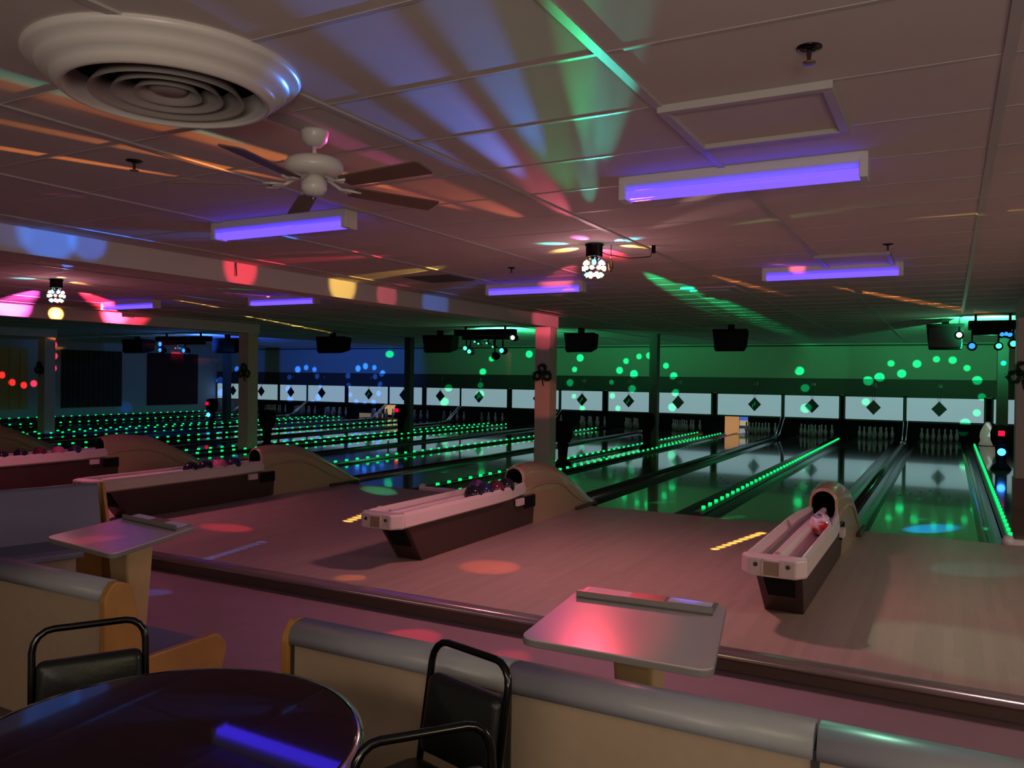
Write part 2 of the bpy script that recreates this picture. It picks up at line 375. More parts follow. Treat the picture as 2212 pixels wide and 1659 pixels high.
for j in range(9):
    z = .02+.68*j/8; r = .26-.20*(j/8)**2
    secs.append([(r*(1+.18*math.sin(3*a_+j))*math.cos(a_)*.8, r*(1+.15*math.cos(5*a_+j*1.7))*math.sin(a_)*.6, z) for a_ in [2*PI*k/18 for k in range(18)]])
mb.loft(secs, True).build('sheet', mat('plastic_sheet', (.62, .62, .55), .35, emit=(.55, .52, .42), es=.16, bump=.4, scale=20), t)  # sheet and fold glow to stand for light on the cover
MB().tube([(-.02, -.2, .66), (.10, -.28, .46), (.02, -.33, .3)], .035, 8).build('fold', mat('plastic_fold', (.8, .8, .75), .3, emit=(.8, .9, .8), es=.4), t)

# black lamp stands at the poles (red lamp above blue lamp)
RED = glow('red_lamp', (1, .0, .04), 1.4); BLU = glow('blue_lamp', (.03, .22, 1), 6)
def stand(u, v, Y, label, red=True, blue=False):
    p = at(u, v, 'Y', Y)
    t = thing('lamp_stand', label, 'lamp', (p.x, Y, -.01), 0, 'black lamp stands between the lanes')
    MB().lathe([(.0, .48), (.15, .50), (.20, .62), (.21, .78), (.17, .92), (.0, .95)], (0, 0, 0), 16).build('head', BLACK, t)
    MB().lathe([(.0, 0), (.20, 0), (.16, .08), (.09, .14), (.10, .30), (.12, .48), (.0, .5)], (0, 0, 0), 14).build('stem', BLACK, t)
    if red: MB().box(-.07, .05, -.23, -.18, .72, .83).build('red_lamp', RED, t, .01)
    if blue:
        MB().lathe([(.0, -.05), (.06, -.035), (.08, 0), (.06, .035), (.0, .05)], (0, -.16, .38), 14, 'Y').build('blue_lamp', BLU, t)
stand(2163, 960, 9.4, 'black lamp stand with red and bright blue lamps beyond lane sixteen', True, True)
stand(1397, 940, 9.6, 'black lamp stand beside the slim pole at lane twelve', False)
stand(1216, 960, 4.6, 'black lamp stand hidden behind the pink lit column', False)
stand(866, 900, 9.6, 'black lamp stand with red lamp beside the yellow pit board', True)
stand(577, 930, 4.2, 'black lamp stand behind the column at the blue wall', False)
stand(458, 880, 9.4, 'black lamp stand with red lamp at the corner of the blue wall', True, True)

# ------------------------------------------------------------------ left wall panels
PC = [mat('panel_yellow', (.62, .40, .14), .8), mat('panel_grey', (.05, .045, .04), .9), mat('panel_maroon', (.055, .018, .03), .9)]
for (y0, y1, mm, lab, nr) in ((4.2, 7.75, PC[0], 'mustard ribbed wall panel next to the square column', 9), (9.1, 11.75, PC[1], 'dark grey ribbed panel on the far side wall', 12), (13.0, 15.7, PC[2], 'dark maroon square panel on the far side wall', 0)):
    t = thing('wall_panel', lab, 'panel', (XL, y0, .38), 0, 'large panels on the side wall')
    MB().box(0, .05, 0, y1-y0, 0, 2.30).build('board', mm, t)
    if nr:
        rb = MB()
        for k in range(nr): yy = (k+.5)*(y1-y0)/nr; rb.box(.05, .09, yy-.10*9/nr, yy+.10*9/nr, 0, 2.30)
        rb.build('ribs', mm, t)

# ------------------------------------------------------------------ overhead monitors, light rigs
NM = ['fifteen and sixteen', 'thirteen and fourteen', 'eleven and twelve', 'nine and ten', 'seven and eight', 'five and six', 'three and four']
for k, (u0, v0, u1, v1, Y) in enumerate(((2000, 700, 2084, 756, 6.3), (1538, 711, 1614, 759, 6.9), (1217, 719, 1283, 761, 7.0), (911, 724, 977, 762, 7.0), (681, 727, 741, 763, 7.0), (455, 731, 511, 763, 7.0), (262, 733, 313, 763, 7.0))):
    a = at(u0, v0, 'Y', Y); b = at(u1, v1, 'Y', Y); w = (b.x-a.x)/2*1.0; zt = min(a.z, ZC-.03); h = (zt-b.z)
    t = thing('overhead_monitor', 'black boxy monitor hanging from the ceiling above lanes '+NM[k], 'monitor', ((a.x+b.x)/2, Y, zt), 0, 'black monitors hanging over the lanes')
    bm = MB(); bm.loft([[(-w, 0, 0), (w, 0, 0), (w*.84, .02, -h), (-w*.84, .02, -h)], [(-w*.8, .5, -.02), (w*.8, .5, -.02), (w*.7, .5, -h*.8), (-w*.7, .5, -h*.8)]], True, True, False)
    bm.build('housing', BLACK, t, .02)
    MB().box(-w*.86, w*.86, -.012, .0, -h*.9, -.06).build('screen', mat('dark_screen', (.003, .003, .004), .35, spec=.2) if not k else bpy.data.materials['dark_screen'], t, .01)
    MB().box(-.06, .06, .1, .22, -.02, ZC-zt+.002).build('ceiling_bracket', BLACK, t)
LG = glow('lens_green', (.05, 1, .45), 3.0); LB = glow('lens_blue', (.02, .16, 1), 3.0); LW = glow('lens_white', (1, .95, .85), 5.0)
LR = glow('lens_red', (1, .05, .1), 2.0)
RIG = []
def rig(u0, u1, vt, vb, Y, label, lens):
    a = at(u0, vt, 'Y', Y); b = at(u1, vb, 'Y', Y); zt = min(a.z, ZC-.02); c = ((a.x+b.x)/2, Y, zt)
    t = thing('party_light_rig', label, 'light rig', c, 0, 'party light rigs under the ceiling'); w = (b.x-a.x)/2
    MB().box(-w, w, -.16, .16, -.15, 0).box(-w*.8, w*.75, -.05, .14, -.24, -.15).build('bar', BLACK, t, .01)
    for s in (-.7, .7): MB().box(s*w-.02, s*w+.02, -.02, .02, -.02, ZC-zt+.002).build('hanger', BLACK, t)
    for i, (u, v, m, r) in enumerate(lens):
        q = at(u, v, 'Y', Y-.1)-Vector(c)
        hd = MB().lathe([(.0, -.02), (r*1.5, 0), (r*1.7, .10), (r*1.1, .18), (0, .19)], (q.x, .0, q.z), 14, 'Y').build('lamp_head', BLACK, t)
        MB().lathe([(.0, -.03), (r*.7, -.02), (r, .0), (r, .01), (0, .012)], (q.x, -.03, q.z), 12, 'Y').build('lens', m, hd)
        if abs(q.z) > .12: MB().box(q.x-.012, q.x+.012, .02, .05, q.z, -.09).build('yoke', BLACK, t)
    RIG.append(t); return t
r1 = rig(988, 1110, 713, 738, 6.0, 'black party light rig with green and white lamps beside the central column', [(1001, 752, LG, .05), (1010, 759, LG, .05), (1080, 757, LG, .055), (1104, 729, LW, .05), (1063, 768, BLACK, .06), (1030, 742, LG, .02), (1048, 741, LG, .02), (1061, 749, LG, .02), (1022, 738, LG, .02)])
r2 = rig(345, 450, 728, 742, 6.0, 'black party light rig with blue lamps over the left lanes', [(341, 743, LB, .07), (341, 756, LB, .06), (392, 757, LB, .06), (375, 752, LR, .02)])
r3 = rig(2092, 2198, 694, 722, 5.6, 'black party light rig with blue and green lamps beside lane sixteen', [(2072, 723, LW, .045), (2100, 747, LB, .05), (2165, 721, LB, .04), (2174, 720, LB, .04), (2182, 722, LB, .04), (2158, 747, LG, .045), (2190, 742, LG, .05)])

# ------------------------------------------------------------------ black light tube lamps
LAMPS = [((-.82, -6.15), 'nearest ultraviolet tube lamp on the ceiling, beside the raised hatch', .0),
         ((-4.25, -6.15), 'ultraviolet tube lamp on the ceiling behind the ceiling fan', .0),
         ((-4.40, -1.55), 'ultraviolet tube lamp beneath the colour ball light', .0),
         ((-.85, -1.80), 'pink and violet tube lamp before the distant ceiling hatch', .0),
         ((-11.9, -1.75), 'ultraviolet tube lamp next to the farther colour ball light', .0),
         ((-8.75, -1.45), 'ultraviolet tube lamp just beyond the long ceiling beam', .0),
         ((-13.2, -5.2), 'ultraviolet tube lamp glimpsed at the very edge', .0)]
lamp0 = None
for (x, y), lab, rz in LAMPS:
    if lamp0 is None:
        lamp0 = thing('tube_lamp', lab, 'lamp', (x, y, ZC), rz, 'ultraviolet tube lamps on the ceiling')
        MB().prism([(-.07, 0), (.07, 0), (.065, -.05), (.03, -.075), (-.03, -.075), (-.065, -.05)], -.66, .66, 'X').build('housing', WHITEP, lamp0, .003)
        for s in (-1, 1):
            MB().box(s*.66-.022, s*.66+.022, -.068, .068, -.135, -.0).build('end_cap', WHITEP, lamp0, .006)
        for s in (-1, 1):
            MB().tube([(-.64, s*.032, -.105), (.64, s*.032, -.105)], .024, 12).build('tube', TUBE, lamp0)
    else:
        c = copy_tree(lamp0, None, (x, y, ZC), rz); tag(c, lab)

# ------------------------------------------------------------------ ceiling diffuser, fan, hatches, sprinklers
t = thing('air_diffuser', 'large round stepped white air diffuser on the ceiling near the fan', 'vent', (-2.47, -8.60, ZC))
MB().lathe([(.50, .0), (.505, -.012), (.49, -.03), (.462, -.038), (.458, -.052), (.435, -.075), (.412, -.082), (.408, -.095), (.388, -.115), (.375, -.12), (.365, -.115), (.36, -.03), (.36, -.001)], n=64, caps=False).build('outer_ring', WHITEP, t)
MB().lathe([(.0, -.004), (.36, -.004), (.36, -.008), (.0, -.008)], n=48).build('dark_throat', PIT, t)
for r, z in ((.285, .115), (.205, .11), (.125, .105)):
    MB().lathe([(r, -z), (r-.012, -z+.004), (r-.055, -.045), (r-.048, -.04), (r-.004, -z+.012), (r, -z)], n=48, caps=False).build('cone_ring', mat('diffuser_inner', (.36, .32, .30), .5) if r == .285 else bpy.data.materials['diffuser_inner'], t)
MB().lathe([(.0, -.09), (.06, -.09), (.07, -.08), (.06, -.04), (.0, -.04)], n=32).build('centre_disc', bpy.data.materials['diffuser_inner'], t)
MB().box(-.35, .35, -.012, .012, -.05, -.03).box(-.012, .012, -.35, .35, -.05, -.03).build('cross_bar', PIT, t)

t = thing('ceiling_fan', 'white ceiling fan with five dark wooden blades beside the round diffuser', 'fan', (-2.51, -7.72, ZC))
MB().lathe([(.068, 0), (.068, -.012), (.06, -.05), (.035, -.075), (.0, -.078)], n=24).build('canopy', WHITEP, t)
MB().lathe([(.011, -.07), (.011, -.135)], n=10).build('downrod', WHITEP, t)
MB().lathe([(.0, -.125), (.06, -.128), (.125, -.14), (.142, -.16), (.142, -.19), (.125, -.212), (.07, -.222), (.0, -.222)], n=32).build('motor_housing', WHITEP, t)
MB().lathe([(.0, -.22), (.05, -.222), (.062, -.25), (.062, -.285), (.045, -.31), (.0, -.315)], n=24).build('switch_housing', WHITEP, t)
for k in range(5):
    a = math.radians(-5+72*k); R = Matrix.Rotation(a, 4, 'Z')
    br = MB().tube([R @ Vector((.07, 0, -.225)), R @ Vector((.14, 0, -.262)), R @ Vector((.20, 0, -.270))], .009, 6)
    br.tube([R @ Vector((.14, .0, -.262)), R @ Vector((.19, .035, -.266)), R @ Vector((.24, .03, -.268))], .007, 6).tube([R @ Vector((.14, .0, -.262)), R @ Vector((.19, -.035, -.272)), R @ Vector((.24, -.03, -.272))], .007, 6)
    ir = br.build('blade_iron', WHITEP, t)
    pl = rpoly([(.20, -.05), (.70, -.062), (.70, .062), (.20, .05)], .02); bl = MB(); RX = Matrix.Rotation(math.radians(-12), 4, 'X')
    n_ = len(pl); vs = [R @ (RX @ Vector((x_, y_, z_))+Vector((0, 0, -.27))) for z_ in (0, .007) for x_, y_ in pl]
    bl.add(vs, [tuple(range(n_)), tuple(range(n_, 2*n_))]+[(i, (i+1) % n_, n_+(i+1) % n_, n_+i) for i in range(n_)])
    bl.build('blade', FANBL, t)
MB().tube([(.03, -.04, -.31), (.03, -.04, -.36)], .002, 5).build('pull_chain', CHROME, t)

def hatch(c, sx, sy, label):
    t = thing('ceiling_hatch', label, 'hatch', (c[0], c[1], ZC), 0, 'square access hatches in the ceiling')
    f = MB()
    for q in ((-sx, sx, -sy, -sy+.045), (-sx, sx, sy-.045, sy), (-sx, -sx+.045, -sy+.045, sy-.045), (sx-.045, sx, -sy+.045, sy-.045)): f.box(*q, -.035, .0)
    f.build('frame', GRID, t, .004); MB().box(-sx+.045, sx-.045, -sy+.045, sy-.045, -.012, .0).build('panel', CEIL, t)
h = [at(u, v, 'Z', ZC) for u, v in ((1445, 225), (1812, 275), (1765, 552), (1928, 565), (1480, 618), (1592, 637), (935, 600), (1008, 610))]
hatch(((h[0].x+h[1].x)/2, (h[0].y+h[1].y)/2), .36, .34, 'square recessed hatch tinted violet beside the nearest tube lamp')
hatch(((h[2].x+h[3].x)/2, (h[2].y+h[3].y)/2), .33, .40, 'farther ceiling hatch behind the pink and violet tube lamp')
t = thing('square_air_vent', 'square ceiling vent lit green beyond the colour ball light', 'vent', (-2.50, -.05, ZC))
MB().box(-.36, .36, -.36, .36, -.03, 0).build('frame', GRID, t, .01); MB().box(-.26, .26, -.26, .26, -.05, -.03).build('centre_plate', GRID, t, .01)
t = thing('square_air_vent', 'dark square return grille in the ceiling near the long beam', 'vent', (-5.25, -2.45, ZC))
MB().box(-.32, .32, -.3, .3, -.012, 0).build('grille', mat('grille_dark', (.10, .09, .09), .7), t)
for (u, v), lab in (((1748, 102), 'small sprinkler head above the nearest hatch'), ((290, 347), 'small sprinkler head lit orange beside the fan'), ((1918, 527), 'tiny sprinkler head by the farther hatch'), ((1105, 578), 'tiny sprinkler head near the middle tube lamp')):
    p = at(u, v, 'Z', ZC)
    t = thing('sprinkler', lab, 'sprinkler', p, 0, 'sprinkler heads on the ceiling')
    MB().lathe([(.045, 0), (.045, -.004), (.02, -.014), (.0, -.014)], n=20).build('escutcheon', BCHROME, t)
    MB().lathe([(.009, -.01), (.007, -.05), (.024, -.054), (.024, -.058), (.0, -.058)], n=12).build('deflector', mat('brass_dark', (.30, .20, .12), .35, metal=.8) if 'nearest' in lab else bpy.data.materials['brass_dark'], t)

# ------------------------------------------------------------------ disco lights
LENS = [glow('lens_c%d' % i, c, 6.0) for i, c in enumerate(((1, .25, .75), (.1, 1, 1), (1, .75, .2), (1, 1, 1), (.3, .6, 1), (1, .2, .2), (.2, 1, .5)))]
def disco(u, v, label):
    p = at(u, v, 'Z', ZC); t = thing('colour_ball_light', label, 'disco light', p, 0, 'colour ball lights on the ceiling')
    MB().lathe([(.085, 0), (.085, -.015), (.075, -.02), (.075, -.11), (.06, -.12), (0, -.12)], n=24).build('motor_base', BCHROME, t)
    MB().lathe([(.0, -.12), (.03, -.12), (.045, -.15), (.075, -.18), (.085, -.215), (.075, -.25), (.04, -.285), (.0, -.29)], n=20).build('ball_shell', CHROME, t)
    for i in range(6):
        a = 2*PI*i/6; MB().tube([(.06*math.cos(a), .06*math.sin(a), -.11), (.03*math.cos(a), .03*math.sin(a), -.15)], .006, 6).build('arm', CHROME, t)
    for el, cnt, o_ in ((-.05, 9, 0), (-.75, 6, .3), (.5, 7, .6)):
        for i in range(cnt):
            a = 2*PI*i/cnt+o_; d = Vector((math.cos(a)*math.cos(el), math.sin(a)*math.cos(el), math.sin(el))); c = Vector((0, 0, -.215))+d*.078
            q = d.to_track_quat('Z', 'Y'); mb = MB(); n = 10
            vs = [c+q @ Vector((.019*math.cos(2*PI*k/n), .019*math.sin(2*PI*k/n), z)) for z in (0, .028) for k in range(n)]
            mb.add(vs, [tuple(range(n)), tuple(range(n, 2*n))]+[(k, (k+1) % n, n+(k+1) % n, n+k) for k in range(n)])
            mb.build('lens', LENS[(i*3+cnt) % 7], t)
    return t, p
d1, p1 = disco(1284, 527, 'glowing multicolour ball light on the ceiling above the middle tube lamp')
d2, p2 = disco(122, 603, 'glowing multicolour ball light beyond the long ceiling beam')
t = thing('mirror_disc', 'small gilt disc hanging beside the nearer glowing ball light', 'disc', (p1.x+.12, p1.y+.10, ZC))
MB().lathe([(.0, -.008), (.05, -.006), (.055, 0), (.05, .006), (0, .008)], (0, 0, -.19), 16, 'X').build('disc', mat('gilt', (.5, .35, .15), .25, metal=1), t)
MB().tube([(0, 0, 0), (0, 0, -.14)], .004, 6).build('hanger', BCHROME, t)
t = thing('power_cord', 'thin cord and plug drooping from the ceiling to the glowing ball', 'cord')
q = at(1412, 530, 'Z', ZC); MB().tube([q, q+Vector((-.005, 0, -.03)), q+Vector((-.03, -.0, -.10)), q.lerp(p1, .4)+Vector((0, 0, -.12)), q.lerp(p1, .8)+Vector((0, 0, -.09)), p1+Vector((.06, .03, -.07))], .004, 6).build('cord', BLACK, t)
MB().box(q.x-.014, q.x+.014, q.y-.014, q.y+.014, ZC-.07, ZC).build('plug', BLACK, t)
q = at(508, 578, 'X', -6.53); t = thing('hanging_hook', 'tiny black hook hanging on the red lit side of the long beam', 'hook')
MB().tube([(q.x+.01, q.y, q.z+.07), (q.x+.012, q.y, q.z), (q.x+.02, q.y, q.z-.09)], .006, 6).build('hook', BLACK, t)

# ------------------------------------------------------------------ ball returns
def arch(w, zt, zb, y, n=12, r=None):
    r = r or w; zc = max(zb, zt-r*1.0); pts = [(w, y, zb), (w, y, zb+(zc-zb)*.5)]
    for k in range(n+1):
        a = PI*k/n; pts.append((w*math.cos(a), y, zc+(zt-zc)*math.sin(a)))
    pts += [(-w, y, zb+(zc-zb)*.5), (-w, y, zb)]; return pts
def ball_return(x, label, n0):
    t = thing('ball_return', label, 'ball return', (x, 0, 0), 0, 'ball returns on the approach')
    # base
    MB().loft([[(-.15, -4.10, 0), (.15, -4.10, 0), (.175, -4.38, .37), (-.175, -4.38, .37)], [(-.15, -1.66, 0), (.15, -1.66, 0), (.175, -1.66, .37), (-.175, -1.66, .37)]], True, True, False).build('base', RACKB, t, .008)
    MB().loft([[(-.10, -4.235, .155), (.10, -4.235, .155), (.12, -4.372, .345), (-.12, -4.372, .345)], [(-.10, -4.16, .155), (.10, -4.16, .155), (.12, -4.25, .345), (-.12, -4.25, .345)]], True, True, False).build('opening_shade', PIT, t)  # black block painted for the shade inside the base front
    MB().box(.19, .235, -2.22, -2.06, .29, .372).build('side_bracket', RACKW, t, .004)
    MB().box(.165, .185, -1.95, -1.67, .22, .36).build('notch_shade', PIT, t)  # dark patch in place of the shade in a notch
    # rack with two channels
    prof = [(-.185, .37), (-.235, .395), (-.222, .50), (-.205, .535), (-.185, .535), (-.17, .49), (-.155, .44), (-.11, .418), (-.065, .435), (-.045, .505), (-.02, .52), (.02, .52), (.045, .505), (.065, .435), (.11, .418), (.155, .44), (.17, .49), (.185, .535), (.205, .535), (.222, .50), (.235, .395), (.185, .37)]
    secs = []
    for y, s in ((-4.50, 1), (-4.45, 1), (-2.75, 1), (-2.35, .92), (-1.95, .66), (-1.84, .62)):
        secs.append([(a*s, y, b) for a, b in prof])
    MB().loft(secs, True, True, False).build('rack', RACKW, t, .006)
    for s in (-1, 1): MB().box(s*.11-.04, s*.11+.04, -4.45, -2.4, .419, .424).build('channel_liner', RACKIN, t)
    # front nose with chamfered corners and a square cup patch painted in shade tone
    MB().prism([(-.235, -4.50), (-.235, -4.56), (-.17, -4.655), (.17, -4.655), (.235, -4.56), (.235, -4.50)], .385, .53).build('nose', RACKW, t, .02, 3)
    MB().box(-.055, .055, -4.664, -4.652, .405, .505).build('cup_shade', mat('cup_shadow', (.30, .20, .13), .6) if n0 else bpy.data.materials['cup_shadow'], t)
    fr = MB()
    for q in ((-.068, .068, .505, .515), (-.068, .068, .395, .405)): fr.box(q[0], q[1], -4.672, -4.65, q[2], q[3])
    for s in (-1, 1): fr.box(s*.0615-.0065, s*.0615+.0065, -4.672, -4.65, .395, .515)
    fr.build('cup_rim', RACKW, t)
    for s in (-1, 1): MB().lathe([(.0, 0), (.015, 0), (.017, .006), (0, .008)], (s*.115, -4.662, .475), 12, 'Y').build('screw_cap', RACKB, t)
    MB().lathe([(.02, 0), (.02, .015), (0, .018)], (0, -4.42, .518), 12).build('reset_button', RACKIN, t)
    # hood
    H = [(-1.88, .745), (-1.75, .765), (-1.5, .77), (-1.25, .745), (-1.0, .69), (-.75, .60), (-.5, .49), (-.25, .375), (0, .25), (.2, .14), (.38, .05)]
    outer = [arch(.14+.045*min(1, (y+1.88)/.9) if y < .1 else .165, z-.02 if y < -1 else z, 0, y, r=.14+.04*min(1, (y+1.88)/.9)) for y, z in H]
    hd = MB().loft(outer, False, False); fr = arch(.14, .725, 0, -1.88, r=.14)
    hd.build('hood', HOODM, t)
    m2 = MB().loft([fr, arch(.112, .695, .42, -1.90, r=.112)], False, False); m2.build('mouth_rim', HOODM, t)
    m3 = MB().loft([arch(.112, .695, .42, -1.90, r=.112), arch(.11, .69, .42, -1.4, r=.11)], False, False)
    q = arch(.11, .69, .42, -1.4, r=.11); m3.add(q, [tuple(range(len(q)))]); m3.add([(-.112, -1.90, .42), (.112, -1.90, .42), (.11, -1.4, .42), (-.11, -1.4, .42)], [(0, 1, 2, 3)]); m3.build('dark_mouth', PIT, t)
    m4 = MB().add([(-.14, -1.882, 0), (.14, -1.882, 0), (.14, -1.882, .43), (-.14, -1.882, .43)], [(0, 1, 2, 3)]); m4.build('hood_front', HOODM, t)
    for s in (-1, 1):
        MB().tube([(s*.138, -1.87, .43), (s*.153, -1.6, .47), (s*.168, -1.3, .48), (s*.18, -1.05, .455), (s*.188, -.8, .38), (s*.185, -.5, .22), (s*.18, -.2, .10), (s*.175, .1, .04)], [.012, .018, .02, .02, .02, .018, .014, .008], 8).build('side_rib', HOODM, t)
    MB().box(.19, .24, -.45, .25, 0, .04).build('hood_foot', RACKB, t, .01)
    return t
names = ['ball return between lanes fifteen and sixteen holding one swirled ball', 'ball return between lanes thirteen and fourteen with dark balls by its hood', 'ball return between lanes eleven and twelve behind the side bench', 'ball return between lanes nine and ten behind another ball return', 'ball return between lanes seven and eight showing only its hood']
RET = [x_+.035 for x_ in RET]
br0 = ball_return(RET[0], 'white and brown '+names[0], 1)
for x, nm in zip(RET[1:5], names[1:]):
    c = copy_tree(br0, None, (x, 0, 0)); tag(c, 'white and brown '+nm)
def swirl(name, c1, c2, c3):
    m = mat(name, c1, .08, spec=.6); nt = m.node_tree; b = nt.nodes['Principled BSDF']
    tc = nt.nodes.new('ShaderNodeTexCoord'); n = nt.nodes.new('ShaderNodeTexNoise'); n.inputs['Scale'].default_value = 5; n.inputs['Distortion'].default_value = .3
    r = nt.nodes.new('ShaderNodeValToRGB'); r.color_ramp.elements[0].position = .40; r.color_ramp.elements[0].color = (*c1, 1); r.color_ramp.elements[1].position = .62; r.color_ramp.elements[1].color = (*c3, 1)
    e = r.color_ramp.elements.new(.5); e.color = (*c2, 1)
    nt.links.new(tc.outputs['Object'], n.inputs['Vector']); nt.links.new(n.outputs['Fac'], r.inputs[0]); nt.links.new(r.outputs[0], b.inputs['Base Color']); return m
BALLS = [swirl('ball_swirl', (.05, .06, .20), (.65, .55, .60), (.45, .02, .03)), mat('ball_black', (.015, .012, .02), .1), swirl('ball_purple', (.06, .02, .09), (.10, .03, .12), (.25, .06, .20)), mat('ball_navy', (.02, .02, .06), .1), mat('ball_maroon', (.10, .015, .03), .1), mat('ball_pink', (.5, .12, .22), .1)]
def ball(ri, side, y, mi, label):
    t = thing('bowling_ball', label, 'bowling ball', (RET[ri]+side*.11, y,   .4245+.103), 0, 'bowling balls on the racks')
    s = [(.103*math.sin(PI*k/14), -.103*math.cos(PI*k/14)) for k in range(15)]
    s[0] = (.0005, -.103); s[-1] = (.0005, .103)
    MB().lathe(s, n=28, caps=True).build('shell', BALLS[mi], t)
    for a, b in ((-.012, .0), (.012, .0), (0, -.035)):
        MB().lathe([(.010, 0), (.010, .002), (0, .002)], (a, b-.04, math.sqrt(.103**2-a*a-(b-.04)**2)-.0015), 10).build('finger_hole', BLACK, t)
ball(0, 1, -2.95, 0, 'red white and blue swirled bowling ball on the nearest rack')
for i, (s, y, m, l) in enumerate(((1, -3.05, 1, 'glossy black ball nearest the front on the middle rack'), (1, -2.80, 3, 'navy ball second in line on the middle rack'), (1, -2.55, 4, 'maroon ball third in line on the middle rack'), (-1, -2.62, 2, 'purple marbled ball in the far channel of the middle rack'), (1, -2.30, 1, 'black ball just before the mouth of the middle rack hood'))):
    ball(1, s*.98, y, m, l)
for i, (s, y, m, l) in enumerate(((1, -3.15, 1, 'black ball heading the row on the rack behind the side bench'), (1, -2.9, 1, 'second black ball on the rack behind the side bench'), (1, -2.65, 5, 'pink ball on the rack behind the side bench'), (1, -2.4, 3, 'navy ball on the rack behind the side bench'), (-1, -2.5, 2, 'purple ball in the far channel behind the side bench'))):
    ball(2, s*.98, y, m, l)
for i, (s, y, m, l) in enumerate(((1, -3.6, 1, 'black ball at the front of the farthest visible rack'), (1, -3.3, 1, 'black ball second on the farthest visible rack'), (1, -3.0, 4, 'maroon ball on the farthest visible rack'), (1, -2.7, 5, 'pink ball on the farthest visible rack'), (1, -2.42, 3, 'navy ball last on the farthest visible rack'))):
    ball(3, s*.98, y, m, l)

# ------------------------------------------------------------------ benches
ZF = -.14
def bench(x0, x1, label, end=None):
    t = thing('booth_bench', label, 'bench', (x0, 0, ZF), 0, 'booth benches facing the lanes'); w = x1-x0
    MB().box(.012, w-.012, -8.19, -8.11, 0, .855).build('back_panel', TANL, t)
    cp = [(-8.215, .835), (-8.222, .87), (-8.205, .905), (-8.17, .925), (-8.12, .925), (-8.085, .905), (-8.07, .87), (-8.075, .835)]
    MB().prism(cp, .006, w-.006, 'X', True).build('cap_roll', CAPV, t)
    for xx in (.0, w-.012): MB().box(xx, xx+.012, -8.20, -8.10, 0, .86).build('edge_strip', DARKTR, t)
    MB().prism([(-8.11, .40), (-8.11, .85), (-8.06, .82), (-8.00, .46)], .01, w-.01, 'X').build('backrest', SEATV, t, .01)
    MB().prism([(-8.08, .38), (-8.05, .46), (-7.52, .455), (-7.48, .43), (-7.49, .38)], .01, w-.01, 'X').build('seat', SEATV, t, .012)
    MB().box(.02, w-.02, -8.05, -7.62, 0, .38).build('seat_base', TANL, t)
    if end is not None:
        sp = rpoly([(-8.20, 0), (-8.215, .86), (-8.16, .935), (-8.06, .90), (-7.98, .50), (-7.50, .50), (-7.44, .42), (-7.55, 0)], .035, 4)
        xx = -.045 if end < 0 else w; MB().prism(sp, xx, xx+.045, 'X').build('end_panel', ENDW, t, .008)
    return t
xs = [-2.18, -1.14, -.09, .95, 2.0]
bench(xs[0], xs[1], 'booth bench with an amber wood end, behind the black side chair', -1)
bench(xs[1], xs[2], 'booth bench section below the nearer score table')
bench(xs[2], xs[3], 'booth bench section with the greenish highlight on its roll')
bench(xs[3], xs[4], 'booth bench section running out past the others')
bench(-4.46, -3.42, 'booth bench with amber end panel beside the farther score table', 1)
bench(-5.50, -4.46, 'booth bench section mostly hidden by the black chair')
# side bench, turned
t = thing('side_bench', 'blue grey side bench with high back beyond the farther score table', 'bench', (-6.72, -5.87, ZF), math.radians(-16.5))
MB().prism([(-.02, .0), (-.06, .92), (-.10, .92), (-.10, 0)], -2.6, 0, 'Y').build('back_board', ENDW, t)
MB().prism([(.10, .40), (-.045, .91), (-.07, .93), (-.09, .90), (-.04, .40)], -2.6, -.03, 'Y').build('backrest', SEATV, t, .01)
MB().prism([(.0, .38), (.0, .455), (.55, .455), (.60, .43), (.60, .38)], -2.6, -.35, 'Y').build('seat', SEATV, t, .012)
MB().box(.0, .48, -2.6, -.38, 0, .38).build('seat_base', TANL, t)
MB().prism([(.62, .0), (.64, .40), (.62, .47), (.14, .47), (.1, .55), (-.04, .93), (-.10, .93), (-.10, 0)], -.0, .03, 'Y').build('end_panel', ENDW, t, .006)

